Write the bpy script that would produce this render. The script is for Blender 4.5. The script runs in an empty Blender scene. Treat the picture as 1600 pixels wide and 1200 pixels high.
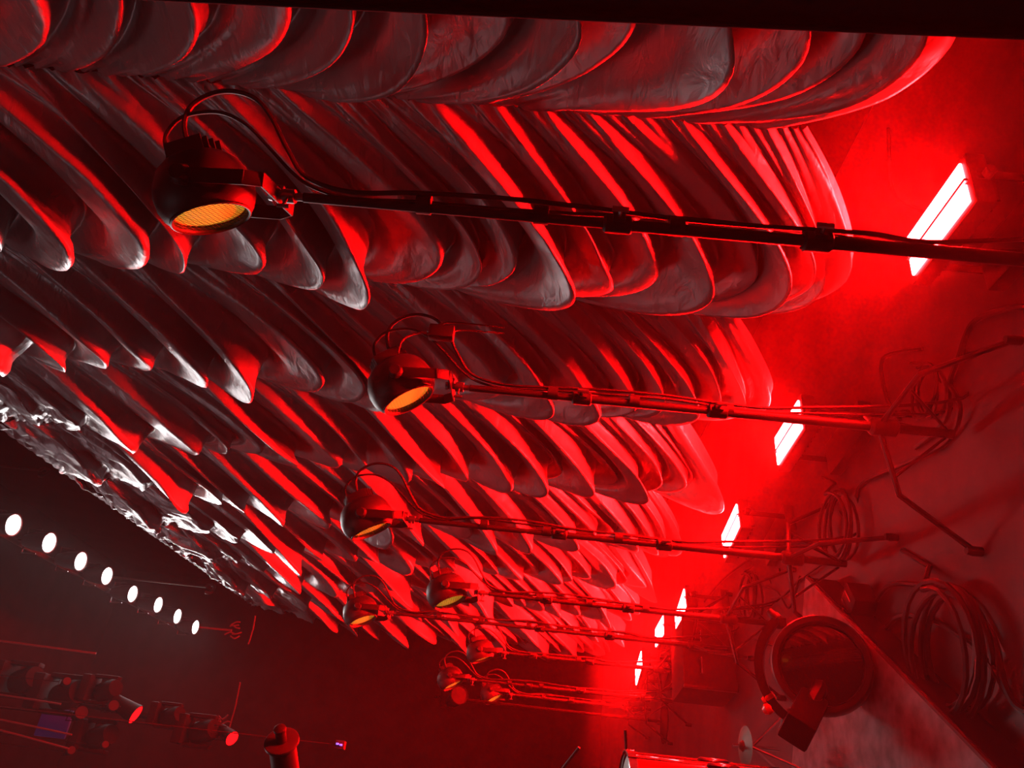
import bpy, bmesh, math, random
import numpy as np
from mathutils import Vector, Matrix
R_ = random.Random(7)
scn = bpy.context.scene
C = scn.collection
PI = math.pi

# ---------------------------------------------------------------- camera
H = 1.5
YAW, PITCH, ROLL, FPX = .5217, .0373, .0944, 1200.0
cam_d = bpy.data.cameras.new('camera'); cam = bpy.data.objects.new('camera', cam_d); C.objects.link(cam)
cam_d.sensor_fit = 'HORIZONTAL'; cam_d.sensor_width = 36.0; cam_d.lens = 36.0 * FPX / 1600.0
cam_d.clip_start = .02; cam_d.clip_end = 100
F = Vector((math.sin(YAW) * math.cos(PITCH), math.cos(YAW) * math.cos(PITCH), math.sin(PITCH)))
Rt = Vector((math.cos(YAW), -math.sin(YAW), 0)); Up = Rt.cross(F)
R2 = Rt * math.cos(ROLL) + Up * math.sin(ROLL); U2 = -Rt * math.sin(ROLL) + Up * math.cos(ROLL)
# the phone was held on its side: the picture's +x runs down the room, its +y (down) runs to the room's left
cx_, cy_, cz_ = -U2, R2, -F
cam.matrix_world = Matrix(((cx_.x, cy_.x, cz_.x, 0), (cx_.y, cy_.y, cz_.y, 0), (cx_.z, cy_.z, cz_.z, H), (0, 0, 0, 1)))
scn.camera = cam

def ray(px, py): return F + R2 * ((600 - py) / FPX) + U2 * ((800 - px) / FPX)
def onz(px, py, z):
    d = ray(px, py); return Vector((0, 0, H)) + d * ((z - H) / d.z)
def onx(px, py, x):
    d = ray(px, py); return Vector((0, 0, H)) + d * (x / d.x)
def dep(px, py, k): return Vector((0, 0, H)) + ray(px, py) * k

# ---------------------------------------------------------------- world, colour management
w = bpy.data.worlds.new('world'); scn.world = w; w.use_nodes = True
bg = w.node_tree.nodes['Background']; bg.inputs[0].default_value = (.05, .03, .035, 1); bg.inputs[1].default_value = .02
vs = scn.view_settings; vs.view_transform = 'Standard'; vs.look = 'None'; vs.gamma = 1; vs.use_curve_mapping = False
vs.exposure = 0.0
scn.cycles.use_denoising = True
scn.cycles.use_light_tree = False
scn.cycles.volume_bounces = 0
scn.cycles.max_bounces = 4
scn.cycles.diffuse_bounces = 2
scn.cycles.glossy_bounces = 2
scn.cycles.caustics_reflective = False
scn.cycles.use_adaptive_sampling = True
scn.cycles.adaptive_threshold = .03
scn.cycles.sample_clamp_indirect = 4

# added dim fill lights for the upper faces of the curtain folds: one up behind the camera, one farther along, both left of the stage
for loc_, aim_, en_ in (((-3.6, .5, 7.6), (2, 3.5, 2.8), 15), ((-2.4, 7.6, 7.6), (2, 3.0, 2.6), 16)):
    hl = bpy.data.lights.new('fill_light', 'AREA'); hl.energy = en_; hl.shape = 'SQUARE'; hl.size = 1.6; hl.color = (1, .84, .88)
    ho = bpy.data.objects.new('fill_light', hl); C.objects.link(ho); ho.location = loc_; ho.rotation_mode = 'QUATERNION'
    ho.rotation_quaternion = (Vector(aim_) - Vector(loc_)).to_track_quat('-Z', 'Y')

RED_POWER = 4800.0
WHITE_EMIT = 9.0
WHITE_SPOT = 130.0
HAZE = .00115
FOG = .0105

# ---------------------------------------------------------------- materials
def mat(name, col=(.5, .5, .5), rough=.5, metal=0., emit=None, es=0., bump=None, var=None, spec=None, coat=0):
    m = bpy.data.materials.new(name); m.use_nodes = True
    nt = m.node_tree; b = nt.nodes['Principled BSDF']
    b.inputs['Base Color'].default_value = (*col, 1); b.inputs['Roughness'].default_value = rough
    b.inputs['Metallic'].default_value = metal
    if spec is not None: b.inputs['Specular IOR Level'].default_value = spec
    if coat: b.inputs['Coat Weight'].default_value = coat
    if emit: b.inputs['Emission Color'].default_value = (*emit, 1); b.inputs['Emission Strength'].default_value = es
    tc = nt.nodes.new('ShaderNodeTexCoord')
    if var:
        n = nt.nodes.new('ShaderNodeTexNoise'); n.inputs['Scale'].default_value = var[0]; n.inputs['Detail'].default_value = 4
        nt.links.new(tc.outputs['Object'], n.inputs['Vector'])
        r = nt.nodes.new('ShaderNodeValToRGB'); r.color_ramp.elements[0].position = .35; r.color_ramp.elements[1].position = .65
        r.color_ramp.elements[0].color = (*[c * (1 - var[1]) for c in col], 1); r.color_ramp.elements[1].color = (*[min(1, c * (1 + var[1])) for c in col], 1)
        nt.links.new(n.outputs['Fac'], r.inputs[0]); nt.links.new(r.outputs[0], b.inputs['Base Color'])
    if bump:
        n = nt.nodes.new('ShaderNodeTexNoise'); n.inputs['Scale'].default_value = bump[0]; n.inputs['Detail'].default_value = 3
        nt.links.new(tc.outputs['Object'], n.inputs['Vector'])
        bp = nt.nodes.new('ShaderNodeBump'); bp.inputs['Strength'].default_value = bump[1]; bp.inputs['Distance'].default_value = bump[2]
        nt.links.new(n.outputs['Fac'], bp.inputs['Height']); nt.links.new(bp.outputs[0], b.inputs['Normal'])
    return m
M_black = mat('black_paint', (.012, .011, .012), .5, bump=(60, .15, .002))
M_dark = mat('dark_metal', (.016, .014, .014), .5, .2, spec=.3)
M_rubber = mat('black_rubber', (.010, .009, .009), .6, spec=.3)
M_chrome = mat('chrome', (.7, .7, .7), .15, 1)
M_steel = mat('worn_steel', (.25, .24, .24), .35, .9)
M_gold = mat('gold_reflector', (.85, .55, .09), .42, 1, bump=(90, .6, .004))
def lens_mat():
    m = mat('amber_lens', (.5, .3, .05), .35); nt = m.node_tree; b = nt.nodes['Principled BSDF']
    tc = nt.nodes.new('ShaderNodeTexCoord'); n = nt.nodes.new('ShaderNodeTexNoise'); n.inputs['Scale'].default_value = 9; n.inputs['Detail'].default_value = 1
    nt.links.new(tc.outputs['Object'], n.inputs['Vector']); r = nt.nodes.new('ShaderNodeValToRGB')
    r.color_ramp.elements[0].position = .33; r.color_ramp.elements[0].color = (.70, .17, .008, 1); r.color_ramp.elements[1].position = .52; r.color_ramp.elements[1].color = (.50, .345, .03, 1)
    nt.links.new(n.outputs['Fac'], r.inputs[0]); nt.links.new(r.outputs[0], b.inputs['Emission Color']); b.inputs['Emission Strength'].default_value = .85
    return m
M_lens = lens_mat()
M_bulb = mat('warm_bulb', (1, .6, .2), .3, emit=(1, .36, .05), es=9)
M_floor = mat('stage_floor', (.05, .036, .038), .62, spec=.3, bump=(9, .12, .01), var=(2.2, .35))
M_wall = mat('black_wall', (.007, .006, .0065), .9, spec=.2, var=(3, .3))
M_cloth = mat('black_masking_cloth', (.014, .012, .013), .9, bump=(120, .2, .002))
M_riser = mat('grey_carpet', (.2, .17, .18), .9, bump=(200, .6, .003), var=(14, .25))
M_drum = mat('red_lacquer', (.5, .02, .02), .18, .3, coat=1, var=(8, .25))
M_head = mat('drum_head', (.6, .56, .5), .45)
M_bronze = mat('cymbal_bronze', (.05, .035, .02), .5, .5)
M_case = mat('case_laminate', (.010, .009, .009), .7, spec=.25, bump=(80, .2, .002))
M_soot = mat('matt_black', (.0035, .003, .003), .95, spec=.1)
M_tape = mat('grey_tape', (.3, .28, .28), .5)
M_redled = mat('red_led_strip', (1, .1, .08), .4, emit=(1, .0013, .0016), es=RED_POWER)
M_redlens = mat('red_lit_lens', (.8, .05, .05), .4, emit=(1, .012, .02), es=.75)
M_redknob = mat('red_plastic', (.75, .04, .03), .35)
M_white = mat('white_lamp_face', (1, 1, 1), .4, emit=(1, .97, .95), es=WHITE_EMIT)
M_blue = mat('blue_led', (.1, .2, 1), .4, emit=(.06, .12, 1), es=2.2)
M_bluedim = mat('dim_blue_panel', (.02, .02, .1), .6, emit=(.05, .04, .5), es=.03)
M_orange = mat('red_painted_pipe', (.045, .025, .025), .7, spec=.2)

def cloth_mat():
    m = bpy.data.materials.new('silver_satin'); m.use_nodes = True; nt = m.node_tree; b = nt.nodes['Principled BSDF']
    b.inputs['Base Color'].default_value = (.40, .36, .375, 1); b.inputs['Metallic'].default_value = .38
    b.inputs['Roughness'].default_value = .41
    tc = nt.nodes.new('ShaderNodeTexCoord')
    mp = nt.nodes.new('ShaderNodeMapping'); mp.inputs['Scale'].default_value = (5, 5, 12); nt.links.new(tc.outputs['Object'], mp.inputs[0])
    n1 = nt.nodes.new('ShaderNodeTexNoise'); n1.inputs['Scale'].default_value = 1.6; n1.inputs['Detail'].default_value = 5; n1.inputs['Distortion'].default_value = .6
    v = nt.nodes.new('ShaderNodeTexVoronoi'); v.feature = 'DISTANCE_TO_EDGE'; v.inputs['Scale'].default_value = 2.2
    nt.links.new(mp.outputs[0], n1.inputs['Vector'])
    mix = nt.nodes.new('ShaderNodeMix'); mix.data_type = 'VECTOR'; mix.inputs[0].default_value = .35
    nt.links.new(mp.outputs[0], mix.inputs[4]); nt.links.new(n1.outputs['Color'], mix.inputs[5]); nt.links.new(mix.outputs[1], v.inputs['Vector'])
    mul = nt.nodes.new('ShaderNodeMath'); mul.operation = 'MULTIPLY_ADD'; mul.inputs[1].default_value = .5
    nt.links.new(v.outputs['Distance'], mul.inputs[0]); nt.links.new(n1.outputs['Fac'], mul.inputs[2])
    bp = nt.nodes.new('ShaderNodeBump'); bp.inputs['Strength'].default_value = .5; bp.inputs['Distance'].default_value = .016
    nt.links.new(mul.outputs[0], bp.inputs['Height']); nt.links.new(bp.outputs[0], b.inputs['Normal'])
    return m
M_satin = cloth_mat()

# ---------------------------------------------------------------- helpers
def tag(o, label=None, cat=None, group=None, kind=None):
    if label: o['label'] = label
    if cat: o['category'] = cat
    if group: o['group'] = group
    if kind: o['kind'] = kind
    return o
def empty(name, loc=(0, 0, 0), rz=0):
    o = bpy.data.objects.new(name, None); C.objects.link(o); o.location = loc; o.rotation_euler = (0, 0, rz); o.empty_display_size = .1
    return o
def copy_tree(o, parent=None):
    c = o.copy(); C.objects.link(c); c.parent = parent
    for ch in o.children: copy_tree(ch, c)
    return c
def link(name, bm, m, parent=None, smooth=True, at=None):
    me = bpy.data.meshes.new(name)
    if at is not None:
        bmesh.ops.translate(bm, vec=-Vector(at), verts=bm.verts)
    bmesh.ops.recalc_face_normals(bm, faces=bm.faces)
    bm.to_mesh(me); bm.free(); me.materials.append(m)
    if smooth:
        me.polygons.foreach_set('use_smooth', [True] * len(me.polygons))
        try: me.set_sharp_from_angle(angle=math.radians(38))
        except Exception: pass
    o = bpy.data.objects.new(name, me); C.objects.link(o)
    if at is not None: o.location = at
    if parent is not None: o.parent = parent
    return o
def box(bm, c, s, rot=None, bev=0):
    r = bmesh.ops.create_cube(bm, size=1); vs_ = r['verts']
    bmesh.ops.scale(bm, vec=s, verts=vs_)
    if bev:
        es = list({e for v in vs_ for e in v.link_edges})
        rr = bmesh.ops.bevel(bm, geom=es, offset=bev, segments=2, affect='EDGES', profile=.6)
        vs_ = list({v for f in rr['faces'] for v in f.verts} | {v for v in vs_ if v.is_valid})
    if rot is not None: bmesh.ops.rotate(bm, cent=(0, 0, 0), matrix=rot, verts=vs_)
    bmesh.ops.translate(bm, vec=c, verts=vs_)
    return vs_
def basis(axis):
    a = Vector(axis).normalized(); t = Vector((0, 0, 1)) if abs(a.z) < .9 else Vector((1, 0, 0))
    x = t.cross(a).normalized(); y = a.cross(x)
    return a, x, y
def lathe(bm, prof, c=(0, 0, 0), axis=(0, 0, 1), n=32, cap0=True, cap1=True):
    """prof = [(s along the axis, radius)]"""
    a, x, y = basis(axis); c = Vector(c); rings = []
    for s, r in prof:
        rings.append([bm.verts.new(c + a * s + (x * math.cos(2 * PI * i / n) + y * math.sin(2 * PI * i / n)) * r) for i in range(n)])
    for q in range(len(rings) - 1):
        for i in range(n): bm.faces.new((rings[q][i], rings[q][(i + 1) % n], rings[q + 1][(i + 1) % n], rings[q + 1][i]))
    if cap0: bm.faces.new(rings[0][::-1])
    if cap1: bm.faces.new(rings[-1])
def smooth_pts(pts, k=6):
    P = [Vector(p) for p in pts]
    if len(P) < 3: return P
    out = []
    for i in range(len(P) - 1):
        p0 = P[max(0, i - 1)]; p1 = P[i]; p2 = P[i + 1]; p3 = P[min(len(P) - 1, i + 2)]
        for j in range(k):
            t = j / k
            out.append(.5 * ((2 * p1) + (p2 - p0) * t + (2 * p0 - 5 * p1 + 4 * p2 - p3) * t * t + (3 * p1 - p0 - 3 * p2 + p3) * t ** 3))
    out.append(P[-1]); return out
def tube(bm, pts, r, n=8, sm=0):
    P = smooth_pts(pts, sm) if sm else [Vector(p) for p in pts]
    rad = r if isinstance(r, (list, tuple)) else [r] * len(P)
    t0 = (P[1] - P[0]).normalized(); _, x, y = basis(t0); rings = []
    for i, p in enumerate(P):
        t = ((P[min(i + 1, len(P) - 1)] - P[i]).normalized() + (P[i] - P[max(i - 1, 0)]).normalized())
        t = t.normalized() if t.length > 1e-6 else t0
        x = (x - t * x.dot(t)).normalized(); y = t.cross(x)
        rings.append([bm.verts.new(p + (x * math.cos(2 * PI * j / n) + y * math.sin(2 * PI * j / n)) * rad[i]) for j in range(n)])
    for q in range(len(rings) - 1):
        for j in range(n): bm.faces.new((rings[q][j], rings[q][(j + 1) % n], rings[q + 1][(j + 1) % n], rings[q + 1][j]))
    bm.faces.new(rings[0][::-1]); bm.faces.new(rings[-1])
def BM(): return bmesh.new()

# outline of the low platform, needed early: things near it stand on it
ZR = .15
A = onz(1258, 902, ZR); B = onz(1540, 1195, ZR); Cc = onz(1237, 1199, ZR)
B2 = B + (B - A) * .35; C2 = Cc + (Cc - A) * 1.6; D2 = B2 + (C2 - A)
def ground(x, y):
    q = [A, B2, D2, C2]; sg = []
    for i in range(4):
        a, b = q[i], q[(i + 1) % 4]; sg.append((b.x - a.x) * (y - a.y) - (b.y - a.y) * (x - a.x) > 0)
    return ZR if all(sg) or not any(sg) else 0.0

# ---------------------------------------------------------------- the setting
def slab(name, c, s, m):
    bm = BM(); box(bm, (0, 0, 0), s); o = link(name, bm, m, smooth=False); o.location = c; tag(o, kind='structure'); return o
slab('floor', (-1.5, 6, -.05), (11, 16, .1), M_floor)
slab('ceiling', (-1.5, 6, 8.55), (11, 16, .1), M_wall)
slab('wall_right', (3.3, 6, 4.25), (.1, 16, 8.5), M_wall)
slab('wall_left', (-6.3, 6, 4.25), (.1, 16, 8.5), M_wall)
slab('wall_back', (-1.5, 13.6, 4.25), (9.5, .1, 8.5), M_wall)

# ---------------------------------------------------------------- austrian (puff) curtain
CX = 2.0
S0, SW = .73, .95
NC = 9                                   # swagged widths between ten gathered seams
rng = np.random.default_rng(11)
def vnoise(x, y, seed):
    g = np.random.default_rng(seed).random((64, 64)) * 2 - 1
    xi = np.floor(x).astype(int); yi = np.floor(y).astype(int); fx = x - xi; fy = y - yi
    fx = fx * fx * (3 - 2 * fx); fy = fy * fy * (3 - 2 * fy)
    a = g[xi % 64, yi % 64]; b = g[(xi + 1) % 64, yi % 64]; c = g[xi % 64, (yi + 1) % 64]; d = g[(xi + 1) % 64, (yi + 1) % 64]
    return (a * (1 - fx) + b * fx) * (1 - fy) + (c * (1 - fx) + d * fx) * fy
def top_z(y): return 5.42 - .095 * (y - 2.0)      # the batten the curtain hangs from
seam_knots = []                                   # heights of the gathers on every seam
curtain = empty('austrian_curtain', (CX, S0, 0))
tag(curtain, 'silver satin austrian curtain of deep scalloped swags, lit red from the floor', 'curtain')
NU = 60; NV = 18
for c in range(NC):
    rs = np.random.default_rng(100 + c)
    y0 = S0 + SW * c
    zt = top_z(y0 + SW / 2) - .10; zh = .74 if c else .85
    # irregular folds, closer together towards the hem
    zs = [zt]
    while zs[-1] > zh + .05:
        f = (zs[-1] - zh) / (zt - zh)
        zs.append(zs[-1] - (.135 + .125 * f) * (rs.uniform(.62, 1.38)))
    zs = np.array(zs); zs = zt + (zs - zt) * (zt - zh) / (zt - zs[-1])
    nf = len(zs) - 1
    amp = rs.uniform(.55, 1.3, nf); sagk = rs.uniform(.88, 1.12, nf + 1); skew = rs.uniform(-.07, .07, nf + 1)
    warp = rs.uniform(1.3, 2.3, nf)
    k = np.repeat(np.arange(nf), NV); ph = np.tile(np.arange(NV) / NV, nf)
    k = np.append(k, nf - 1); ph = np.append(ph, 1.0)
    nr = len(k)
    T = (k + ph)[:, None] * np.ones((1, NU + 1)); u = np.linspace(0, 1, NU + 1)
    u = .5 - .5 * np.sign(.5 - u) * np.abs(2 * u - 1) ** .8      # finer columns beside the seams
    Ug = np.ones((nr, 1)) * u[None, :]
    kk = k[:, None]; P = ph[:, None] * np.ones_like(Ug)
    pitch = (zs[:-1] - zs[1:])[k][:, None]
    base = zs[k][:, None] - pitch * P
    sg = (sagk[k] * (1 - ph) + sagk[k + 1] * ph)[:, None]; sk = (skew[k] * (1 - ph) + skew[k + 1] * ph)[:, None]
    us = np.clip(Ug + sk * np.sin(PI * Ug), 0, 1); sn = np.sin(PI * us)
    frac = np.clip((zt - base) / .9, 0, 1)[:, :]                 # the first folds hang flatter from the batten
    low = np.clip((base - zh) / .6, 0, 1)
    sag = (.06 + .40 * frac) * sg * (.62 + .38 * low)
    arc = 1 - np.abs(2 * us - 1) ** 1.7
    # each fold bellies out slowly and tucks back sharply under itself
    wv = P ** warp[k][:, None]
    nz = 1 + .45 * vnoise(kk * 3.7 + Ug * 1.6, kk * 1.9 + 11.0 + 0 * Ug, 5 + c)
    am = amp[k][:, None] * nz * (.19 * sn ** .8 * (.35 + .65 * frac) + .010)
    am *= np.minimum(1.15, pitch / .19)
    rk = (.68 + .06 * (warp[k][:, None] - 1.8))
    o = np.where(P < rk, (P / rk) ** 1.18, np.clip((1 - P) / (1 - rk), 0, 1) ** .7)
    droop = np.exp(-((P - rk) / .15) ** 2) * .34 * pitch * np.clip(sn * 1.3, 0, 1) * amp[k][:, None]
    belly = .14 * sn ** .9 * (.25 + .75 * frac)
    edge = np.exp(-np.minimum(Ug, 1 - Ug) / .11)
    pl = (np.sin(T * 2 * PI * 3.0 + 3 * vnoise(T * .8, Ug * 1.5, 40 + c)) * .010 + np.sin(T * 2 * PI * 7 + 4 * vnoise(T, Ug, 41 + c)) * .004) * edge
    pl2 = np.sin(T * 2 * PI * 2.0 + 4 * vnoise(T * .5, Ug * 1.3, 60 + c)) * .007 * (1 - edge) * sn * (1 + vnoise(Ug * 3, T * .7, 61 + c))
    cr = vnoise(Ug * 4 + T * .6, T * 2.1, 70 + c) * .008
    crump = (1 - frac) * (vnoise(Ug * 9, T * 9, 80 + c) * .035 + vnoise(Ug * 21, T * 17, 81 + c) * .015)
    ridge_x = CX - .01 - belly - am * o - pl - pl2 - cr * (1 - .6 * edge) - crump
    Z = base - sag * arc - droop + .012 * vnoise(Ug * 5, T * 1.1, 90 + c) * sn
    Y = y0 + SW * (Ug + .018 * np.sin(2 * PI * Ug) * vnoise(T * .7, Ug * 2, 95 + c))
    seamw = .012 * np.sin((base) * 9 + 0) * 0
    V = np.stack([ridge_x - CX, Y - S0, Z], -1).reshape(-1, 3)
    ii, jj = np.meshgrid(np.arange(nr - 1), np.arange(NU), indexing='ij'); a = (ii * (NU + 1) + jj).ravel()
    fc = np.stack([a, a + 1, a + NU + 2, a + NU + 1], -1)
    me = bpy.data.meshes.new('swag_panel'); me.vertices.add(len(V)); me.vertices.foreach_set('co', V.ravel())
    me.loops.add(fc.size); me.loops.foreach_set('vertex_index', fc.ravel()); me.polygons.add(len(fc))
    me.polygons.foreach_set('loop_start', np.arange(len(fc)) * 4); me.polygons.foreach_set('use_smooth', np.ones(len(fc), bool))
    me.update(); me.validate(); me.materials.append(M_satin)
    so = bpy.data.objects.new('swag_panel', me); C.objects.link(so); so.parent = curtain
# header band, crumpled where it is tied to the batten
def header():
    nx, nz_ = 420, 16; ys = np.linspace(S0, S0 + SW * NC, nx); V = []
    for j in range(nz_):
        f = j / (nz_ - 1)
        for y in ys:
            z = top_z(y) - .02 - f * .13 - .015 * abs(math.sin(PI * (y - S0) / SW)) * f
            V.append((0, y, z))
    V = np.array(V); jj = np.repeat(np.arange(nz_), nx)
    V[:, 0] = CX - .005 - (jj / (nz_ - 1)) * (.03 + .035 * vnoise(V[:, 1] * 5, jj * .15, 3) + .02 * vnoise(V[:, 1] * 13, jj * .3, 4)) - .006 * np.sin(V[:, 1] * 60)
    V -= np.array([CX, S0, 0])
    fc = [(j * nx + i, j * nx + i + 1, (j + 1) * nx + i + 1, (j + 1) * nx + i) for j in range(nz_ - 1) for i in range(nx - 1)]
    me = bpy.data.meshes.new('header_band'); me.from_pydata(V.tolist(), [], fc); me.polygons.foreach_set('use_smooth', [True] * len(fc)); me.materials.append(M_satin)
    o = bpy.data.objects.new('header_band', me); C.objects.link(o); o.parent = curtain
header()
bm = BM(); tube(bm, [(CX + .04, S0 - .2, top_z(S0 - .2)), (CX + .04, 9.5, top_z(9.5))], .03, 12)
for i in range(30):
    y = S0 + i * .3; tube(bm, [(CX + .04, y, top_z(y) - .035), (CX + .04, y + .02, top_z(y) - .035)], .012, 6)
tag(link('curtain_batten', bm, M_dark, at=(CX, 5, 5)), 'long black pipe the silver curtain is tied to along its top edge', 'pipe')

# ---------------------------------------------------------------- black masking drape beside the camera
def side_drape():
    a_top = dep(500, 0, 1.2); a_bot = dep(1600, 50, 1.2); d = (a_bot - a_top) / (a_bot.z - a_top.z)
    V = []; n = 80; m = 26; fc = []
    for j in range(m):
        z = .01 + 4.6 * j / (m - 1)
        e = a_top + d * (z - a_top.z)
        for i in range(n):
            f = i / (n - 1); s = .62 * f
            V.append((e.x + s * .80 + .02 * math.sin(f * 40), e.y - s * .6 + .03 * math.sin(f * 34 + .3 * math.sin(z)), z))
    for j in range(m - 1):
        for i in range(n - 1): a = j * n + i; fc.append((a, a + 1, a + n + 1, a + n))
    me = bpy.data.meshes.new('masking_drape'); me.from_pydata(V, [], fc); me.materials.append(M_cloth)
    me.polygons.foreach_set('use_smooth', [True] * len(fc))
    o = bpy.data.objects.new('masking_drape', me); C.objects.link(o)
    md = o.modifiers.new('thick', 'SOLIDIFY'); md.thickness = .006
    tag(o, 'black masking drape hanging along the top edge of the photo', 'drape')
side_drape()

# ---------------------------------------------------------------- red floor lights
def floor_light_proto(L=.35):
    root = empty('floor_light', (0, 0, 0))
    bm = BM(); box(bm, (0, 0, .282), (.195, L + .05, .06), bev=.008)
    for i in range(9): box(bm, (0, -L / 2 + L * i / 8, .242), (.13, .008, .03))
    link('housing', bm, M_black, root)
    for sx in (-1, 1):
        bm = BM(); box(bm, (sx * .043, 0, .3145), (.066, L, .009), bev=.003); link('led_strip', bm, M_redled, root)
    bm = BM(); box(bm, (0, 0, .317), (.010, L + .02, .012)); link('divider', bm, M_steel, root)
    for sy in (-1, 1):
        bm = BM(); box(bm, (0, sy * (L / 2 + .032), .18), (.03, .006, .24), bev=.002); link('bracket', bm, M_dark, root)
        bm = BM(); tube(bm, [(0, sy * (L / 2 + .03), .27), (0, sy * (L / 2 + .06), .27)], .016, 10); link('knob', bm, M_rubber, root)
    bm = BM(); box(bm, (0, 0, .03), (.17, L + .07, .06), bev=.01); link('base', bm, M_black, root)
    return root
FLQ = [[(1496, 264), (1505, 318), (1424, 422), (1422, 372)], [(1234, 651), (1253, 660), (1219, 716), (1214, 680)],
       [(1150, 808), (1130, 851)], [(1067, 937), (1057, 973)], [(1036, 975), (1023, 998)], [(998, 1036), (996, 1052)]]
FLAB = ['red floor flood nearest the camera, crossed by the first tall lamp stand',
        'red floor flood below the second lamp stand, second brightest',
        'red floor flood just above the third lamp stand, small slanted pair of strips',
        'red floor flood cut in two by the fourth lamp stand',
        'small red floor flood between the fourth and fifth lamp stands',
        'smallest and farthest red floor flood, below the fifth lamp stand']
flp = floor_light_proto()
fl_pos = []
for i, q in enumerate(FLQ):
    P = [onz(a, b, .32) for a, b in q]
    ctr = sum(P, Vector()) / len(P)
    o = flp if i == 0 else copy_tree(flp)
    if i < 2:
        dv = (P[3] + P[2] - P[0] - P[1]) / 2
    else: dv = P[1] - P[0]
    ang = math.atan2(dv.y, dv.x) - PI / 2
    ang = max(-.35, min(.35, ang))
    o.location = (ctr.x, ctr.y, 0); o.rotation_euler = (0, 0, ang)
    fl_pos.append(Vector((ctr.x, ctr.y, 0)))
    tag(o, FLAB[i], 'floor light', 'red floor floods in a line under the curtain')

# ---------------------------------------------------------------- lamps on stands
NRM = Vector((-.93, .078, -.351)).normalized()
def CBL(a, b, k=1.9 / FPX):        # offset of a cable point from the spigot of the nearest lamp
    return -U2 * (a - 455) * k - R2 * (b - 307) * k
def stage_lamp(n, fin=1):
    """round cast lamp; origin = spigot, which sits on the pole top; +X local faces away from the curtain before tilting"""
    root = empty('stage_lamp')
    ctr = Vector((-.012, .0, .215))
    side = n.cross(Vector((0, 0, 1))).normalized(); up = side.cross(n).normalized()
    bm = BM()
    lathe(bm, [(-.085, .03), (-.085, .062), (-.078, .082), (-.058, .102), (-.03, .115), (.0, .121), (.03, .118), (.052, .109), (.067, .0965), (.070, .091), (.064, .0875), (.055, .086)], ctr, n, 48, cap1=False)
    body = link('housing', bm, M_black, root)
    bm = BM()   # rear cap with cooling fins
    lathe(bm, [(-.112, .035), (-.110, .052), (-.092, .060), (-.080, .064)], ctr, n, 32)
    for i in range(-3, 4):
        c0 = ctr - n * .092 + side * (i * .020)
        box(bm, c0, (.052, .006, .14 - abs(i) * .016), rot=Matrix((n, side, up)).transposed(), bev=.001)
    link('rear_cap', bm, M_black, root)
    bm = BM(); a, x, y = basis(n); rr = []
    for j in range(40):
        t = 2 * PI * j / 40; rr.append(ctr + n * .068 + (x * math.cos(t) + y * math.sin(t)) * .0935)
    tube(bm, rr + [rr[0]], .0045, 6); link('lens_ring', bm, M_dark, root)
    bm = BM(); lathe(bm, [(-.035, .014), (-.02, .034), (.005, .056), (.03, .074), (.052, .086)], ctr, n, 40, cap1=False); link('reflector', bm, M_gold, root)
    bm = BM(); lathe(bm, [(-.03, .004), (-.025, .014), (.0, .022), (.018, .020), (.03, .008)], ctr, n, 20); link('bulb', bm, M_bulb, root)
    bm = BM(); lathe(bm, [(.050, .0865), (.057, .06), (.060, .03), (.061, .002)], ctr, n, 40, cap0=False); link('lens', bm, M_lens, root)
    # wire grille
    bm = BM(); g = .0105
    for ax_, bx_ in ((x, y), (y, x)):
        for i in range(-8, 9):
            q = i * g; L = math.sqrt(max(0, .0885 ** 2 - q * q))
            p0 = ctr + n * (.063) + ax_ * q
            tube(bm, [p0 - bx_ * L, p0 + n * .004, p0 + bx_ * L], .0006, 4)
    link('grille', bm, M_dark, root)
    # U yoke
    for s in (-1, 1):
        bm = BM(); pv = ctr + side * (s * .128)
        p = [pv + Vector((0, 0, .02)), pv, Vector((ctr.x * .6, 0, .07)) + side * (s * .134), Vector((0, 0, .035)) + side * (s * .112)]
        for q in range(3):
            d = p[q + 1] - p[q]; dn = d.normalized(); xx = side.cross(dn).normalized()
            box(bm, (p[q] + p[q + 1]) / 2, (.036, .005, d.length + .006), rot=Matrix((xx, side, dn)).transposed(), bev=.001)
        link('yoke_arm', bm, M_dark, root)
        bm = BM(); lathe(bm, [(0, .026), (.012, .026), (.018, .020), (.030, .018)], ctr + side * (s * .122), side * s, 12); link('tilt_knob', bm, M_rubber, root)
    bm = BM(); box(bm, Vector((0, 0, .032)), (.036, .228, .005), rot=Matrix((Vector((side.y, -side.x, 0)), side, Vector((0, 0, 1)))).transposed(), bev=.001)
    link('yoke_bar', bm, M_dark, root)
    bm = BM(); lathe(bm, [(-.035, .010), (-.01, .010), (-.01, .018), (.018, .018), (.018, .011), (.045, .011), (.045, .016), (.055, .014)], (0, 0, 0), (0, 0, 1), 12)
    tube(bm, [(0, -.005, .004), (-.05, -.02, .004)], .004, 6); tube(bm, [(-.05, -.02, .018), (-.05, -.02, -.012)], .005, 6)
    box(bm, (.02, .01, .035), (.03, .02, .018), bev=.002)
    link('spigot_clamp', bm, M_steel, root)
    # connectors on the back
    for a, b, dx, dy in ((293, 224, 6, 34), (263, 244, 5, 30)):
        c0 = CBL(a, b); d1 = (CBL(a + dx, b + dy) - c0)
        bm = BM(); lathe(bm, [(0, .006), (.012, .008), (d1.length * .5, .011), (d1.length, .013)], c0, d1, 10); link('connector', bm, M_rubber, root)
    return root, ctr, n, up, side

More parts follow.
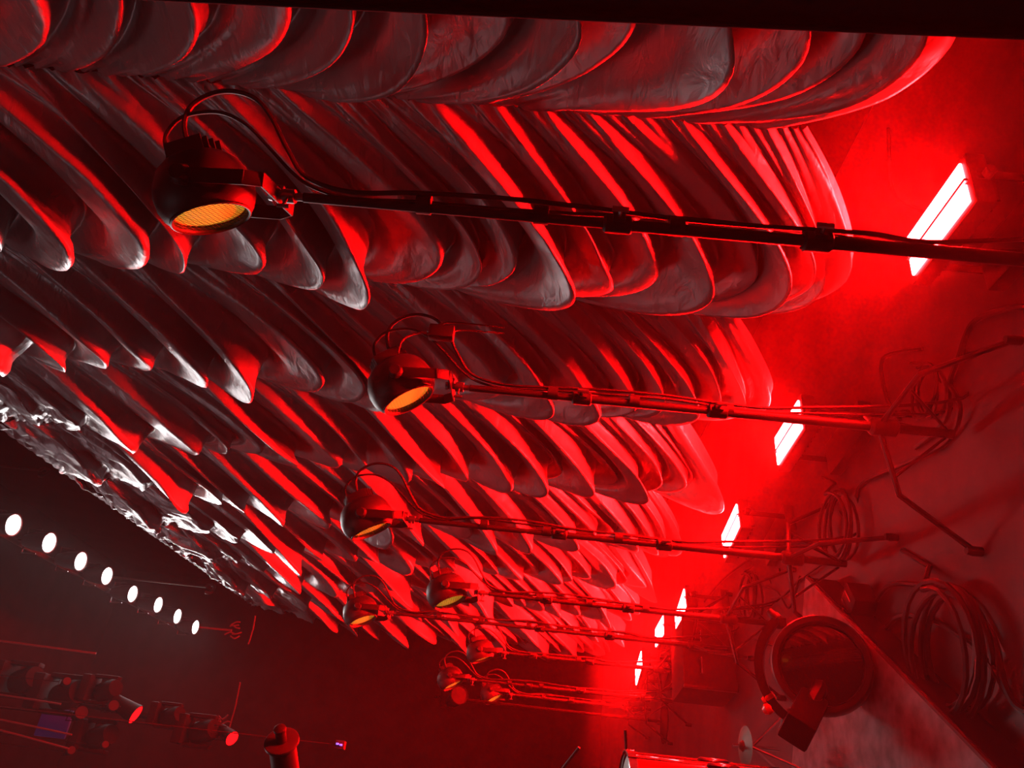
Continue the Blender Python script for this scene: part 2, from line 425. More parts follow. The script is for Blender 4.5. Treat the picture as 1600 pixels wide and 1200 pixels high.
def light_stand(h, legrot, name_first=None):
    root = empty('light_stand')
    secs = [(.05, .88, .0175), (.86, 1.36, .0150), (1.34, h - .02, .0125)]
    bm = BM()
    for a, b, r in secs:
        if b > a: tube(bm, [(0, 0, a), (0, 0, min(b, h - .02))], r, 12)
    link('pole', bm, M_dark, root)
    for z, r in ((.87, .026), (1.35, .023)):
        if z < h - .15:
            bm = BM(); lathe(bm, [(-.035, r * .8), (-.03, r), (.03, r), (.035, r * .8)], (0, 0, z), (0, 0, 1), 12); box(bm, (0, -r, z), (.02, .02, .03), bev=.002)
            co = link('collar', bm, M_rubber, root)
            bm = BM(); tube(bm, [(0, -r, z), (0, -r - .03, z)], .005, 6); tube(bm, [(0, -r - .032, z - .02), (0, -r - .032, z + .02)], .007, 6); link('t_knob', bm, M_steel, co)
    bm = BM(); lathe(bm, [(.24, .022), (.25, .032), (.33, .032), (.34, .022)], (0, 0, 0), (0, 0, 1), 12); link('leg_hub', bm, M_rubber, root)
    for i in range(3):
        a = legrot + i * 2 * PI / 3; u = Vector((math.cos(a), math.sin(a), 0))
        bm = BM(); z1 = Vector((0, 0, 1))
        tube(bm, [u * .028 + z1 * .30, u * .24 + z1 * .255, u * .40 + z1 * .03], .0105, 8)
        tube(bm, [u * .018 + z1 * .08, u * .18 + z1 * .268], .006, 6)
        lg = link('leg', bm, M_dark, root)
        bm = BM(); lathe(bm, [(0, .016), (.03, .017), (.05, .013)], u * .405, (0, 0, 1), 10); link('rubber_foot', bm, M_rubber, lg)
    return root
# spigot in the photo, distance, leg turn, face centre in the photo, tilt of the face's long axis, foreshortening
LAMPS = [((455, 307), 1.90, .3, (325, 300), 15, .40), ((720, 605), 2.75, .9, (625, 605), 27, .37), ((645, 812), 3.55, .5, (575, 805), 21, .23), ((755, 927), 4.5, 1.1, (700, 920), 19, .31),
         ((612, 958), 5.3, .2, (570, 960), 15, .31), ((790, 1020), 6.5, .8, (740, 1010), 15, .17), ((740, 1062), 7.0, .4, (705, 1060), 22, .22), ((800, 1085), 8.0, .1, (765, 1075), 24, .28)]
LLAB = ['large round black lamp with glowing gold face, nearest the camera', 'second nearest round black lamp, gold face, wires looping high behind its back',
        'third nearest round black lamp, glowing gold sliver, atop the long stand ending by the coils', 'fourth nearest round black lamp, lower than its left neighbour, gold face',
        'fifth nearest round black lamp, standing higher by the curtain end', 'dim round lamp just past the curtain end, uppermost of the three far ones',
        'dim far round lamp, leftmost of the last cluster', 'farthest round lamp with small bright gold face, right of the last cluster']
SLAB = ['tall black stand carrying the nearest lamp, crossing the nearest red flood', 'black tripod stand of the second nearest lamp, passing over the second red flood',
        'black tripod stand of the third nearest lamp, beside the third red flood', 'black stand of the fourth nearest lamp, crossing the fourth red flood',
        'black stand of the fifth nearest lamp, past the curtain end', 'faint stand of the lamp just past the curtain end', 'faint stand of the leftmost far lamp', 'faint stand of the farthest lamp']
CLAB = ['black cable looping behind the nearest lamp and down its stand', 'black cable looping behind the second nearest lamp', 'black cable looping behind the third nearest lamp',
        'black cable looping behind the fourth nearest lamp', 'black cable looping behind the fifth nearest lamp', 'thin cable at the lamp just past the curtain end',
        'thin cable behind the leftmost far lamp', 'thin cable behind the farthest lamp']
for i, ((px, py), d, lr, fc_, tl, fs) in enumerate(LAMPS):
    P = dep(px, py, d); rot = 0
    v = ray(*fc_).normalized(); e = -U2 * math.sin(math.radians(tl)) - R2 * math.cos(math.radians(tl)); e = (e - v * e.dot(v)).normalized()
    lo, LC, LN, LUP, LSIDE = stage_lamp((e * math.sqrt(1 - fs * fs) - v * fs).normalized())
    lo.location = P
    tag(lo, LLAB[i], 'stage lamp', 'round lamps on stands along the curtain')
    st = light_stand(P.z - .012, lr); st.location = (P.x, P.y, 0)
    tag(st, SLAB[i], 'light stand', 'tripod stands of the round lamps')
    Rm = Matrix.Rotation(rot, 3, 'Z')
    bm = BM()
    for s, (arc_, rad) in enumerate((([(293, 224), (288, 192), (300, 165), (330, 147), (365, 143), (400, 155), (425, 185), (450, 235), (480, 278), (525, 300)], .0062),
                                    ([(263, 244), (258, 215), (275, 190), (300, 178), (345, 176), (385, 195), (420, 230), (455, 268), (490, 293), (530, 303)], .0050))):
        pts = [CBL(ax_, ay_) for ax_, ay_ in arc_]
        pts[-1] = Vector((.02, -.012 + s * .024, -.15))
        z = -.30
        while P.z + z > .45:
            pts.append(Vector((.022 + abs(R_.uniform(.0, .022)) , -.012 + s * .024 + R_.uniform(-.008, .008), z))); z -= .22
        pts.append(Vector((.12, .1 * (s - .5), .02 - P.z)) ); pts.append(Vector((.3, .2 * (s - .5), .008 - P.z)))
        tube(bm, [Rm @ p for p in pts], rad, 6, sm=5)
    cb = link('lamp_cable', bm, M_rubber); cb.location = P
    tag(cb, CLAB[i], 'cable', 'cables of the round lamps')
    for z in (-.33, -.62, -.95):
        if P.z + z > .5:
            bm = BM(); lathe(bm, [(-.018, .024), (.018, .024)], (.010, 0, z), (0, 0, 1), 10); link('cable_tape', bm, M_rubber, cb)
# box and stiff wires hanging in the loops behind the second lamp
bm = BM(); c0 = dep(690, 520, 2.72); 
box(bm, c0, (.05, .04, .09), bev=.006)
tube(bm, [c0 + Vector((0, 0, .05)), dep(700, 504, 2.75), dep(788, 512, 2.8)], .003, 6, sm=4)
tube(bm, [c0 - Vector((0, 0, .04)), dep(720, 516, 2.75), dep(788, 521, 2.8)], .003, 6, sm=4)
tube(bm, [dep(622, 552, 2.66), dep(630, 530, 2.68), dep(655, 520, 2.7), dep(680, 523, 2.7)], .004, 6, sm=4)
tag(link('inline_connector', bm, M_rubber, at=c0), 'small inline plug with stiff wires hanging above the second nearest lamp', 'connector')

# ---------------------------------------------------------------- row of white lamps on a truss beyond the curtain top
WP = [(22, 820), (78, 848), (127, 877), (168, 900), (208, 928), (248, 945), (278, 963), (306, 980)]
def white_lamp():
    root = empty('white_lamp')
    d = Vector((-.02, -.10, -.99)).normalized()
    bm = BM(); lathe(bm, [(-.24, .03), (-.23, .05), (-.14, .075), (-.02, .086), (.0, .089), (.0, .080), (-.01, .078)], (0, 0, 0), d, 28, cap1=False); link('housing', bm, M_black, root)
    bm = BM(); lathe(bm, [(-.008, .078), (0.0, .06), (.003, .001)], (0, 0, 0), d, 28, cap0=True); link('lens', bm, M_white, root)
    bm = BM(); s = d.cross(Vector((0, 0, 1))).normalized()
    b = -d * .1
    tube(bm, [b + s * .1, b + s * .105 + Vector((0, 0, .12)), b - s * .105 + Vector((0, 0, .12)), b - s * .1], .006, 6)
    tube(bm, [b + Vector((0, 0, .12)), b + Vector((0, 0, .2))], .012, 6); link('yoke', bm, M_dark, root)
    return root, d
wl0, wd = white_lamp()
names_w = ['first and largest white lamp of the overhead row, at the picture edge', 'second white lamp of the overhead row from the picture edge', 'third white lamp of the overhead row',
           'fourth white lamp of the overhead row, with a thin red line running from it', 'fifth white lamp of the overhead row', 'sixth white lamp of the overhead row',
           'seventh white lamp of the overhead row, next to last', 'last and smallest white lamp of the overhead row']
for i, (a, b) in enumerate(WP):
    P = onz(a, b, 5.5); o = wl0 if i == 0 else copy_tree(wl0); o.location = P
    tag(o, names_w[i], 'stage lamp', 'white lamps in the overhead row')
    sp = bpy.data.lights.new('white_beam', 'SPOT'); sp.energy = WHITE_SPOT; sp.spot_size = math.radians(100); sp.spot_blend = .8; sp.shadow_soft_size = .08; sp.color = (1, .95, .94)
    so = bpy.data.objects.new('white_beam', sp); C.objects.link(so); so.location = P + wd * .02; so.rotation_mode = 'QUATERNION'; so.rotation_quaternion = Vector((-.55, -.75, -.22)).to_track_quat('-Z', 'Y')
bm = BM(); off = -wd * .1 + Vector((0, 0, .2))
pa = onz(22, 820, 5.5) + off; pb = onz(306, 980, 5.5) + off; dd = (pb - pa).normalized(); pa = pa - dd * 1.2; pb = pb + dd * .5
tube(bm, [pa, pb], .024, 10)
tag(link('lamp_bar', bm, M_dark, at=pa), 'black pipe that carries the overhead row of white lamps', 'pipe')

# ---------------------------------------------------------------- hanging lines and hooks
def line(a, b, k, r, name, lab, cat, m, hook=False, blob=False):
    p, q = dep(*a, k), dep(*b, k)
    bm = BM(); tube(bm, [p, (p + q) / 2 + Vector((0, 0, -.01)), q], r, 6)
    if hook:
        tube(bm, [q, q + Vector((.03, 0, -.04)), q + Vector((.0, 0, -.09)), q + Vector((-.05, 0, -.06)), q + Vector((-.05, 0, -.01))], r * 1.8, 6, sm=4)
    if blob:
        for t in range(6):
            c0 = q + Vector((R_.uniform(-.06, .06), 0, R_.uniform(-.05, .12))); tube(bm, [c0, c0 + Vector((R_.uniform(-.04, .04), 0, -.05)), c0 + Vector((R_.uniform(-.04, .04), .01, -.09))], .008, 6, sm=3)
    tag(link(name, bm, m, at=p), lab, cat)
line((-10, 727), (62, 735), 7.5, .010, 'hoist_line', 'faint line ending in a hook at the curtain top, by the picture edge', 'cable', M_orange, hook=True)
line((170, 901), (322, 917), 8, .011, 'hoist_line', 'thin red line running from the fourth white lamp to a hook', 'cable', M_orange, hook=True)
line((312, 980), (362, 985), 8, .011, 'hoist_line', 'short red line below the last white lamp ending in tangled fittings', 'cable', M_orange, blob=True)
line((-10, 1000), (150, 1021), 8, .012, 'hoist_line', 'long faint red line in the dark below the white lamps', 'cable', M_orange)
line((280, 1116), (345, 1124), 8, .011, 'hoist_line', 'red line between the two red lit lamps', 'cable', M_orange, blob=True)
line((399, 962), (388, 1006), 8, .009, 'thin_rod', 'thin rod crossing beside the tangled fittings', 'rod', M_orange)
line((375, 1066), (358, 1138), 8, .009, 'thin_rod', 'thin rod above the right one of two red lamps', 'rod', M_orange)
for a, b, lab in [((-10, 1084), (95, 1100), 'upper of three dim red pipes at the lower left corner'), ((-10, 1122), (112, 1148), 'middle of three dim red pipes at the lower left corner'),
                  ((-10, 1138), (108, 1170), 'lowest of three dim red pipes at the lower left corner')]:
    line(a, b, 6.5, .009, 'truss_pipe', lab, 'pipe', M_orange)

# ---------------------------------------------------------------- dim gear on the far rig
def par_can(p, d, r, m, lab, hang=True):
    root = empty('par_can', p)
    d = Vector(d).normalized()
    bm = BM(); lathe(bm, [(-r * 3.2, r * .45), (-r * 3.0, r * .7), (-r * 2.0, r * .8), (-r * .1, r), (0, r * 1.04), (0, r * .95)], (0, 0, 0), d, 20, cap1=False); link('housing', bm, M_soot, root)
    bm = BM(); lathe(bm, [(-r * .1, r * .97), (-.002, r * .5), (0, .002)], (0, 0, 0), d, 20); link('lens', bm, m, root)
    s = d.cross(Vector((0, 0, 1))).normalized(); b = -d * r * 1.6
    bm = BM(); tube(bm, [b + s * r, b + s * r * 1.1 + Vector((0, 0, r * 1.6)), b - s * r * 1.1 + Vector((0, 0, r * 1.6)), b - s * r], r * .08, 6); tube(bm, [b + Vector((0, 0, r * 1.6)), b + Vector((0, 0, r * 2.4))], r * .15, 6)
    link('yoke', bm, M_soot, root)
    bm = BM()
    if hang: tube(bm, [b + Vector((0, 0, r * 2.2)), (b.x, b.y, 8.5 - p.z)], .004, 5)
    else: tube(bm, [b - Vector((0, 0, r * .9)), (b.x, b.y, -p.z)], .014, 8); lathe(bm, [(0, .2), (.012, .2), (.03, .03)], (b.x, b.y, -p.z), (0, 0, 1), 20)
    link('safety_cable' if hang else 'stand', bm, M_soot, root)
    tag(root, lab, 'stage lamp'); return root
def face_dir(a, b, tl, fs):
    v = ray(a, b).normalized(); e = -U2 * math.sin(math.radians(tl)) - R2 * math.cos(math.radians(tl)); e = (e - v * e.dot(v)).normalized()
    return (e * math.sqrt(1 - fs * fs) - v * fs).normalized()
toc = lambda p: (Vector((0, 0, H)) - p).normalized()
p = dep(213, 1117, 7); par_can(p, face_dir(213, 1117, 57, .38), .086, M_redlens, 'small lamp with a bright red oval face, left of two on the dark rig')
p = dep(363, 1154, 7); par_can(p, face_dir(363, 1154, 50, .72), .066, M_redlens, 'small lamp with a round red face, right of two on the dark rig')
M_dimred = mat('dim_red_lens', (.012, .004, .004), .9, spec=.05, emit=(1, .02, .02), es=.05)
for (a, b), r, lab in [((112, 1172), .034, 'tiny dim red lamp under the lowest pipe, lower left'), ((105, 1064), .034, 'tiny dim red lamp above the three dim pipes, lower left'),
                       ((178, 1102), .045, 'dark lamp with faint red rim beside the bright oval red lamp'), ((128, 1113), .055, 'dark lamp with faint red rim, lower left rig'), 
                       ((165, 1163), .03, 'tiny faint red lamp low on the dark rig'), ((718, 1086), .085, 'round red lit lamp between the far gold lamps')]:
    p = dep(a, b, 6.8 if a < 700 else 7.4); o = par_can(p, toc(p) + Vector((.3, 0, -.3)), r, M_dimred, lab, a < 700)
# dark moving heads on that rig
def moving_head(p, sc, lab):
    root = empty('moving_head', p)
    bm = BM(); box(bm, (0, 0, .16 * sc), (.28 * sc, .28 * sc, .1 * sc), bev=.015 * sc); link('base', bm, M_soot, root)
    for s in (-1, 1):
        bm = BM(); box(bm, (s * .14 * sc, 0, -.02 * sc), (.04 * sc, .1 * sc, .28 * sc), bev=.012 * sc); link('yoke_arm', bm, M_soot, root)
    bm = BM(); lathe(bm, [(-.14 * sc, .07 * sc), (-.1 * sc, .11 * sc), (.08 * sc, .11 * sc), (.15 * sc, .09 * sc)], (0, 0, -.06 * sc), (.2, -.5, -.8), 20); link('head', bm, M_soot, root)
    tag(root, lab, 'stage lamp')
for (a, b), s, lab in [((30, 1062), 1.0, 'dark moving head at the lower left picture edge'), ((95, 1085), 1.1, 'dark moving head above the dim red pipes'), ((160, 1078), .8, 'dark moving head between faint red lamps'),
                       ((262, 1118), .7, 'dark moving head right of the bright red oval lamp'), ((310, 1142), .9, 'dark moving head left of the round red lamp'), ((150, 1150), .9, 'dark moving head lowest on the left rig')]:
    moving_head(dep(a, b, 7.1), s, lab)
bm = BM(); box(bm, dep(85, 1130, 7.4), (.25, .03, .3), bev=.01); o = link('blue_panel', bm, M_bluedim, at=dep(85, 1130, 7.4)); tag(o, 'faint blue glowing panel among the dark rig', 'light panel')
bm = BM(); p0 = dep(-60, 1060, 7.2); p1 = dep(400, 1150, 7.6)
for o4 in ((0, 0), (.0, .3), (.25, 0), (.25, .3)):
    v = Vector((0, o4[0], o4[1])); tube(bm, [p0 + v, p1 + v], .013, 6)
nn = 14
for i in range(nn):
    a = p0 + (p1 - p0) * (i / nn); b = p0 + (p1 - p0) * ((i + 1) / nn)
    tube(bm, [a, b + Vector((0, 0, .3))], .006, 5); tube(bm, [a + Vector((0, .25, .3)), b + Vector((0, .25, 0))], .006, 5)
tag(link('lighting_truss', bm, M_soot, at=p0), 'dark box truss holding the dim lamps at the lower left', 'truss')

# small device with two blue leds
p = dep(530, 1163, 5.0); root = empty('receiver_box', p); tag(root, 'small dark box showing two tiny blue lights', 'electronic box')
bm = BM(); box(bm, (0, .05, 0), (.05, .07, .06), bev=.004); link('case', bm, M_cloth, root)
for s in (-1, 1):
    bm = BM(); box(bm, (s * .002, .0, s * .012), (.010, .008, .018), bev=.002); link('blue_led', bm, M_blue, root)
bm = BM(); tube(bm, [(0, .05, .03), (0, .05, 8.5 - p.z)], .003, 6); link('hanging_wire', bm, M_cloth, root)

# capped cylinder near the bottom edge
p = dep(440, 1158, 2.6); ax = (R2 * .93 - F * .36).normalized(); root = empty('cylindrical_lamp', p)
tag(root, 'dark cylinder with a wide rimmed end cap and a knob, at the bottom edge', 'stage lamp')
bm = BM(); lathe(bm, [(-.40, .03), (-.38, .045), (-.02, .045), (-.02, .05), (.0, .056)], (0, 0, 0), ax, 32); link('body', bm, M_black, root)
bm = BM(); lathe(bm, [(-.008, .052), (-.006, .058), (.002, .058), (.004, .054), (.002, .02)], (0, 0, 0), ax, 32); link('end_cap', bm, mat('satin_black_metal', (.09, .08, .08), .35, .7), root)
bm = BM(); lathe(bm, [(.0, .018), (.04, .018), (.046, .021), (.056, .021), (.06, .015)], (0, 0, 0), ax, 12); link('knob', bm, M_dark, root)
q = ax * -.3; gz = ground(p.x + q.x, p.y + q.y) - p.z; bm = BM(); tube(bm, [q, (q.x, q.y, gz)], .014, 10); lathe(bm, [(0, .16), (.015, .16), (.04, .03)], (q.x, q.y, gz), (0, 0, 1), 24); link('stand', bm, M_dark, root)

# ---------------------------------------------------------------- drum riser at the bottom right
root = empty('drum_riser', (A.x, A.y, 0)); tag(root, 'low grey carpeted platform with a dark side at the lower right', 'platform')
def prism(quad, z0, z1, m, name, parent):
    bm = BM(); lo = [bm.verts.new((v.x - A.x, v.y - A.y, z0)) for v in quad]; hi = [bm.verts.new((v.x - A.x, v.y - A.y, z1)) for v in quad]
    bm.faces.new(lo[::-1]); bm.faces.new(hi)
    for i in range(4): bm.faces.new((lo[i], lo[(i + 1) % 4], hi[(i + 1) % 4], hi[i]))
    return link(name, bm, m, parent, smooth=False)
quad = [A, B2, D2, C2]
prism(quad, .0, ZR - .03, M_soot, 'skirt', root)
prism(quad, ZR - .03, ZR, M_riser, 'carpet_top', root)
bm = BM(); nrm = Vector((0, 0, 0)); z1 = Vector((0, 0, ZR - .012))
tube(bm, [z1 + Vector((0, 0, 0)), (B2 - A).to_3d() * 1 + Vector((0, 0, -A.z)) * 0 + Vector((0, 0, ZR - .012)) - Vector((0, 0, 0))], .012, 8); link('edge_trim', bm, M_dark, root)

# round light lying in its yoke on the riser
ct = onz(1352, 1050, ZR); cp = ct + Vector((0, 0, 0)); 
k = (ct - Vector((0, 0, H))).dot(F); ctr = dep(1284, 1040, k); 
ax = (toc(ctr) + Vector((0, 0, .10)) + R2 * .22).normalized()
root = empty('yoke_light', (ctr.x, ctr.y, ZR)); tag(root, 'large round black stage light in a curved yoke resting on the grey platform', 'stage light')
o_ = Vector((0, 0, ctr.z - ZR)); rr = .183
bm = BM(); lathe(bm, [(-.2, .06), (-.19, .11), (-.12, .145), (-.02, rr), (.04, rr), (.05, rr * .97), (.05, rr * .86), (.03, rr * .82)], o_, ax, 40, cap1=False); link('housing', bm, M_black, root)
bm = BM(); lathe(bm, [(.025, rr * .83), (.036, rr * .5), (.04, .002)], o_, ax, 40); link('lens', bm, mat('dark_glass', (.012, .01, .01), .15, 0, coat=1), root)
_, x, y = basis(ax)
up_img = (-Vector((0, 0, 0)) + U2 - ax * U2.dot(ax)).normalized(); lt = ax.cross(up_img).normalized()   # lt points to the photo's top or bottom
if lt.dot(R2) < 0: lt = -lt
pts = []
for j in range(15):
    t = math.radians(-35 + j * 9.2) ; t2 = t
    pts.append(o_ - ax * .04 + (up_img * math.cos(t2 - .55) + lt * math.sin(t2 - .55 + .55) * .55) * (rr * 1.32) )
pts = [o_ - ax * .03 + (up_img * math.cos(math.radians(a)) + lt * math.sin(math.radians(a))) * rr * 1.3 for a in range(-48, 62, 8)]
bm = BM()
for q in range(len(pts) - 1):
    d = pts[q + 1] - pts[q]; dn = d.normalized(); yy = ax.cross(dn).normalized()
    box(bm, (pts[q] + pts[q + 1]) / 2, (.03, .034, d.length + .004), rot=Matrix((ax, yy, dn)).transposed())
link('yoke', bm, M_dark, root)
for e, s in ((pts[-1], 1), (pts[0], -1)):
    bm = BM(); lathe(bm, [(0, .022), (.02, .022), (.03, .016), (.05, .014)], e, (e - o_).normalized(), 12)
    box(bm, e - (e - o_).normalized() * .02, (.04, .04, .03), bev=.004); link('knob', bm, M_rubber, root)
bm = BM(); e = pts[3]; dd_ = (e - o_).normalized()
lathe(bm, [(0, .016), (.03, .019), (.05, .014)], e - dd_ * .022, dd_, 16); lathe(bm, [(0, .008), (.012, .02), (.03, .022), (.045, .012)], e - dd_ * .012 - lt * .034, dd_, 16); link('red_knob', bm, M_redknob, root)['label'] = 'pair of small red knobs'
bm = BM(); bc = dep(1256, 1122, k - .18) - Vector((ctr.x, ctr.y, ZR)); 
xx = (toc(bc + Vector((ctr.x, ctr.y, ZR)))).normalized(); yy = (U2 * .8 + R2 * .5); yy = (yy - xx * yy.dot(xx)).normalized(); zz = xx.cross(yy)
box(bm, bc, (.22, .105, .105), rot=Matrix(((xx * .8 + zz * .5).normalized(), yy, (xx * .8 + zz * .5).normalized().cross(yy))).transposed(), bev=.01); link('power_box', bm, M_soot, root)
bm = BM(); tube(bm, [bc, bc - Vector((0, 0, 1)) * .02 + (o_ - bc) * .5, o_ - ax * .1], .03, 8); link('bracket', bm, M_dark, root)

# drum (top hoop and red shell) at the bottom edge
hp = dep(978, 1262, 2.75); root = empty('floor_tom', (hp.x, hp.y, 0)); tag(root, 'glossy red floor tom with chrome hoop and lugs, cut by the bottom edge', 'drum')
dr = .175; zt_ = hp.z; zb_ = max(.40, zt_ - .70)
bm = BM(); lathe(bm, [(zb_, dr - .004), (zb_, dr), (zt_ - .01, dr), (zt_ - .01, dr - .004)], (0, 0, 0), (0, 0, 1), 48, cap0=False, cap1=False); link('shell', bm, M_drum, root)
bm = BM(); lathe(bm, [(zt_ - .004, dr - .001), (zt_, dr - .01), (zt_, .002)], (0, 0, 0), (0, 0, 1), 48, cap0=False); link('drum_head', bm, M_head, root)
for z in (zt_ - .004, zb_ + .004):
    bm = BM(); lathe(bm, [(z - .016, dr + .010), (z - .016, dr + .014), (z + .014, dr + .014), (z + .016, dr + .008), (z + .010, dr + .004), (z - .012, dr + .008)], (0, 0, 0), (0, 0, 1), 48, cap0=False, cap1=False); link('hoop', bm, M_chrome, root)
for i in range(8):
    t = 2 * PI * i / 8 + .2; u = Vector((math.cos(t), math.sin(t), 0)); bm = BM()
    z = (zt_ + zb_) / 2; lathe(bm, [(-.06, .006), (-.05, .013), (.05, .013), (.06, .006)], u * (dr + .012) + Vector((0, 0, z)), (0, 0, 1), 10)
    tube(bm, [u * (dr + .014) + Vector((0, 0, zt_ + .012)), u * (dr + .014) + Vector((0, 0, zb_ - .012))], .004, 6)
    link('lug', bm, M_chrome, root)
for i in range(3):
    t = 2 * PI * i / 3 + .9; u = Vector((math.cos(t), math.sin(t), 0)); bm = BM()
    tube(bm, [u * (dr + .03) + Vector((0, 0, zt_ - .25)), u * (dr + .03) + Vector((0, 0, ground(hp.x, hp.y) + .004))], .006, 8); box(bm, u * (dr + .02) + Vector((0, 0, zb_ + .12)), (.03, .03, .04), bev=.004)
    link('leg', bm, M_chrome, root)

# small cymbal on a stand, edge on
p = dep(1163, 1166, 3.4); root = empty('cymbal_stand', (p.x, p.y, 0)); tag(root, 'small cymbal on its stand right of the red drum, seen edge on', 'cymbal')
bm = BM(); lathe(bm, [(-.004, .085), (.004, .05), (.008, .025), (.022, .014), (.026, .004)], (0, 0, p.z), (.0, -.10, .99), 32, cap0=False); link('cymbal', bm, M_bronze, root)
bm = BM(); tube(bm, [(0, 0, .3), (0, 0, p.z + .05)], .007, 8)
for i in range(3):
    t = 2 * PI * i / 3; tube(bm, [(0, 0, .42), (.25 * math.cos(t), .25 * math.sin(t), ground(p.x, p.y) + .008)], .006, 6)
link('stand', bm, M_chrome, root)
# mic stand rods and stick at the bottom edge
for (a, b, c_, d_, k_, lab) in [((905), 1168, 868, 1215, 3.0, 'thin dark rod slanting at the bottom edge, left of the drum'), (977, 1140, 981, 1215, 3.2, 'reddish upright rod just behind the drum hoop')]:
    P0 = dep(a, b, k_); P1 = dep(c_, d_, k_); bm = BM(); tube(bm, [P0, P1], .006, 8); g = Vector((P1.x - .05, P1.y, 0)); gz = ground(P1.x, P1.y); tube(bm, [P1, Vector((P1.x, P1.y, gz + .02))], .009, 8); lathe(bm, [(0, .12), (.01, .12), (.03, .02)], (P1.x, P1.y, gz), (0, 0, 1), 24)
    tag(link('microphone_stand', bm, M_dark, at=(P1.x, P1.y, 0)), lab, 'stand')

# dark case between the far stands
c0 = (onz(1152, 965, 0) + onz(1152, 1090, 0)) / 2; c0.z = 0
root = empty('equipment_case', c0, .12); tag(root, 'dark upright case behind the round light, beyond the coiled cables', 'case')
bm = BM(); box(bm, (0, .2, .19), (.46, .4, .36), bev=.012); link('case_body', bm, M_cloth, root)
for s in (-1, 1):
    bm = BM(); box(bm, (s * .228, -.002, .19), (.02, .02, .36), bev=.003); link('corner_rail', bm, M_dark, root)
    bm = BM(); tube(bm, [(s * .09 - .05, -.005, .25), (s * .09 - .05, -.03, .25), (s * .09 + .05, -.03, .25), (s * .09 + .05, -.005, .25)], .006, 6); link('handle', bm, M_steel, root)
bm = BM(); 
for sx in (-1, 1):
    for sy in (0, 1): lathe(bm, [(-.012, .02), (.012, .02)], (sx * .18, .04 + sy * .32, .02), (1, 0, 0), 12)
link('caster', bm, M_rubber, root)

# ---------------------------------------------------------------- cables on the floor
def coil(px, py, r, n, rad, lab, sx=1.0, tilt=0):
    c0 = onz(px, py, .02); bm = BM(); pts = []
    for i in range(n * 20 + 1):
        t = 2 * PI * i / 20; q = r * (1 + .09 * math.sin(t * .37 + px)); pts.append(Vector((q * sx * math.cos(t), q * math.sin(t), rad + .018 * (i / 20) + .012 * math.sin(t * 1.3)+.012)))
    pts.append(Vector((r * 1.6, r * .6, rad))); pts.append(Vector((r * 2.2, r * 1.5, rad)))
    tube(bm, pts, rad, 6); o = link('coiled_cable', bm, M_rubber); o.location = (c0.x, c0.y, 0); tag(o, lab, 'cable', 'coiled cables lying on the stage floor')
coil(1322, 822, .16, 4, .008, 'coil of black cable beside the foot of the third lamp stand')
coil(1182, 932, .14, 4, .008, 'small coil of black cable behind the upper corner of the grey platform')
coil(1500, 1015, .20, 5, .010, 'largest coil of black cable, on the floor right of the grey platform')
coil(1460, 612, .10, 3, .007, 'small loose coil of cable near the foot of the second lamp stand')
def fcable(pts, rad, lab, z=.012):
    P = [onz(a, b, z + (0.02 * (i % 2))) for i, (a, b) in enumerate(pts)]
    P[0].z = P[-1].z = rad
    bm = BM(); tube(bm, P, rad, 6, sm=7); tag(link('floor_cable', bm, M_rubber, at=P[0]), lab, 'cable')
fcable([(1640, 480), (1575, 482), (1520, 505), (1498, 560), (1484, 600), (1478, 655), (1430, 700)], .010, 'cable curving from the right picture edge to the second stand')
fcable([(1482, 600), (1500, 640), (1480, 690), (1420, 722), (1352, 752), (1330, 775)], .009, 'cable running from the second stand down to the third')
fcable([(1205, 935), (1225, 930), (1250, 905), (1262, 897), (1300, 870), (1312, 850)], .007, 'wavy cable between the two coils at the platform corner')
fcable([(1192, 918), (1215, 925), (1232, 950), (1243, 925), (1248, 900)], .006, 'thin cable dipping beside the platform corner')
fcable([(1100, 940), (1130, 905), (1180, 870), (1245, 850), (1290, 855)], .008, 'cable arching above the small coil')
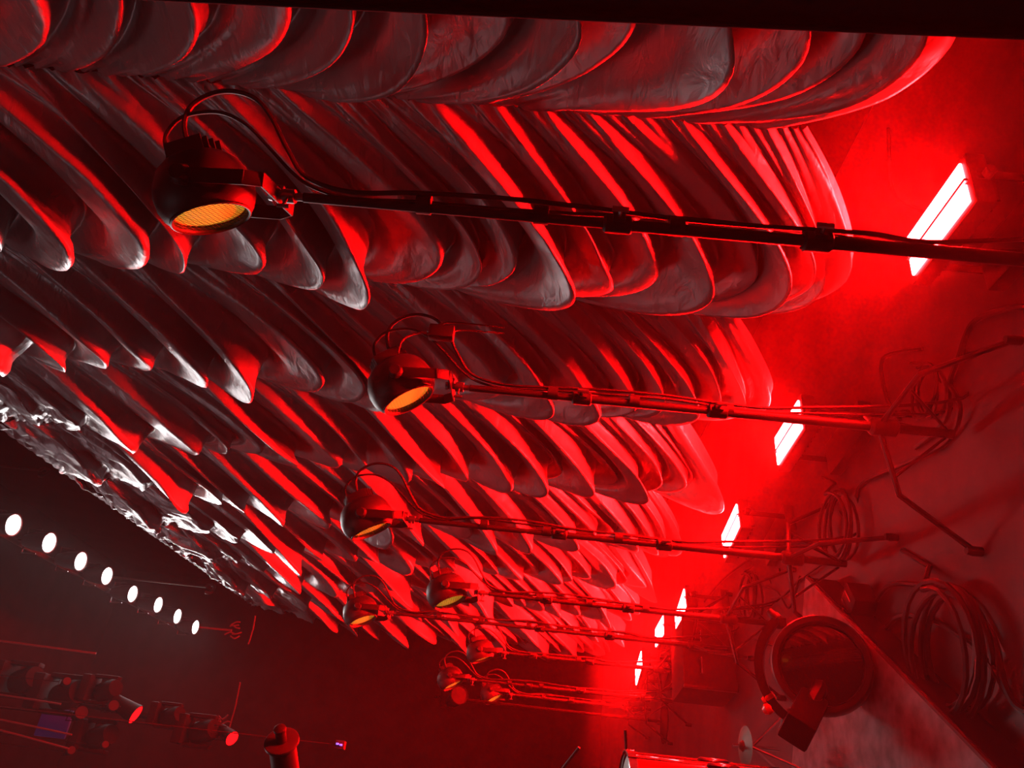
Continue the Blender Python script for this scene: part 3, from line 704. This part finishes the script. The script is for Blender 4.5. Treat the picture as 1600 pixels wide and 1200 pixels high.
fcable([(1365, 945), (1390, 915), (1440, 915), (1500, 935), (1550, 990), (1570, 1070), (1600, 1110), (1660, 1120)], .010, 'thick cable arching over the largest coil')
fcable([(1380, 985), (1410, 962), (1470, 975), (1540, 1030), (1585, 1100), (1640, 1160)], .010, 'cable curving along the outer side of the largest coil')
fcable([(1180, 1000), (1225, 1010), (1280, 1000), (1360, 985)], .009, 'cable behind the round stage light')
fcable([(1440, 545), (1380, 560), (1385, 620), (1398, 655)], .009, 'angled cable left of the second stand foot')
fcable([(1460, 360), (1440, 330), (1395, 300), (1380, 200)], .009, 'cable leaving the nearest red flood')
# stage plug boxes at the riser corner
p = onz(1362, 950, 0); root = empty('plug_box', p); tag(root, 'small black plug box with metal clips beside the platform edge', 'plug box')
bm = BM(); box(bm, (0, 0, .06), (.12, .16, .1), rot=Matrix.Rotation(.6, 3, 'Z'), bev=.008); link('case', bm, M_case, root)
for i in range(3):
    bm = BM(); box(bm, Matrix.Rotation(.6, 3, 'Z') @ Vector((0, -.05 + .05 * i, .113)), (.07, .008, .006), rot=Matrix.Rotation(.6, 3, 'Z')); link('metal_clip', bm, M_chrome, root)

# ---------------------------------------------------------------- haze
def fog(name, dens, c0, s0, lab):
    hm = bpy.data.materials.new(name); hm.use_nodes = True; nt = hm.node_tree; nt.nodes.remove(nt.nodes['Principled BSDF'])
    vsn = nt.nodes.new('ShaderNodeVolumeScatter'); vsn.inputs['Density'].default_value = dens; vsn.inputs['Anisotropy'].default_value = .3; vsn.inputs['Color'].default_value = (1, 1, 1, 1)
    nt.links.new(vsn.outputs[0], nt.nodes['Material Output'].inputs['Volume'])
    bm = BM(); box(bm, (0, 0, 0), s0); hz = link(name, bm, hm, smooth=False); hz.location = c0
    tag(hz, lab, 'haze', kind='stuff')
fog('stage_haze', HAZE, (-1.5, 6.8, 4.24), (9.4, 13.4, 8.46), 'thin theatrical haze filling the stage')
fog('low_fog', FOG, (-1.5, 6.8, .40), (9.38, 13.38, .77), 'denser red lit fog lying over the stage floor')
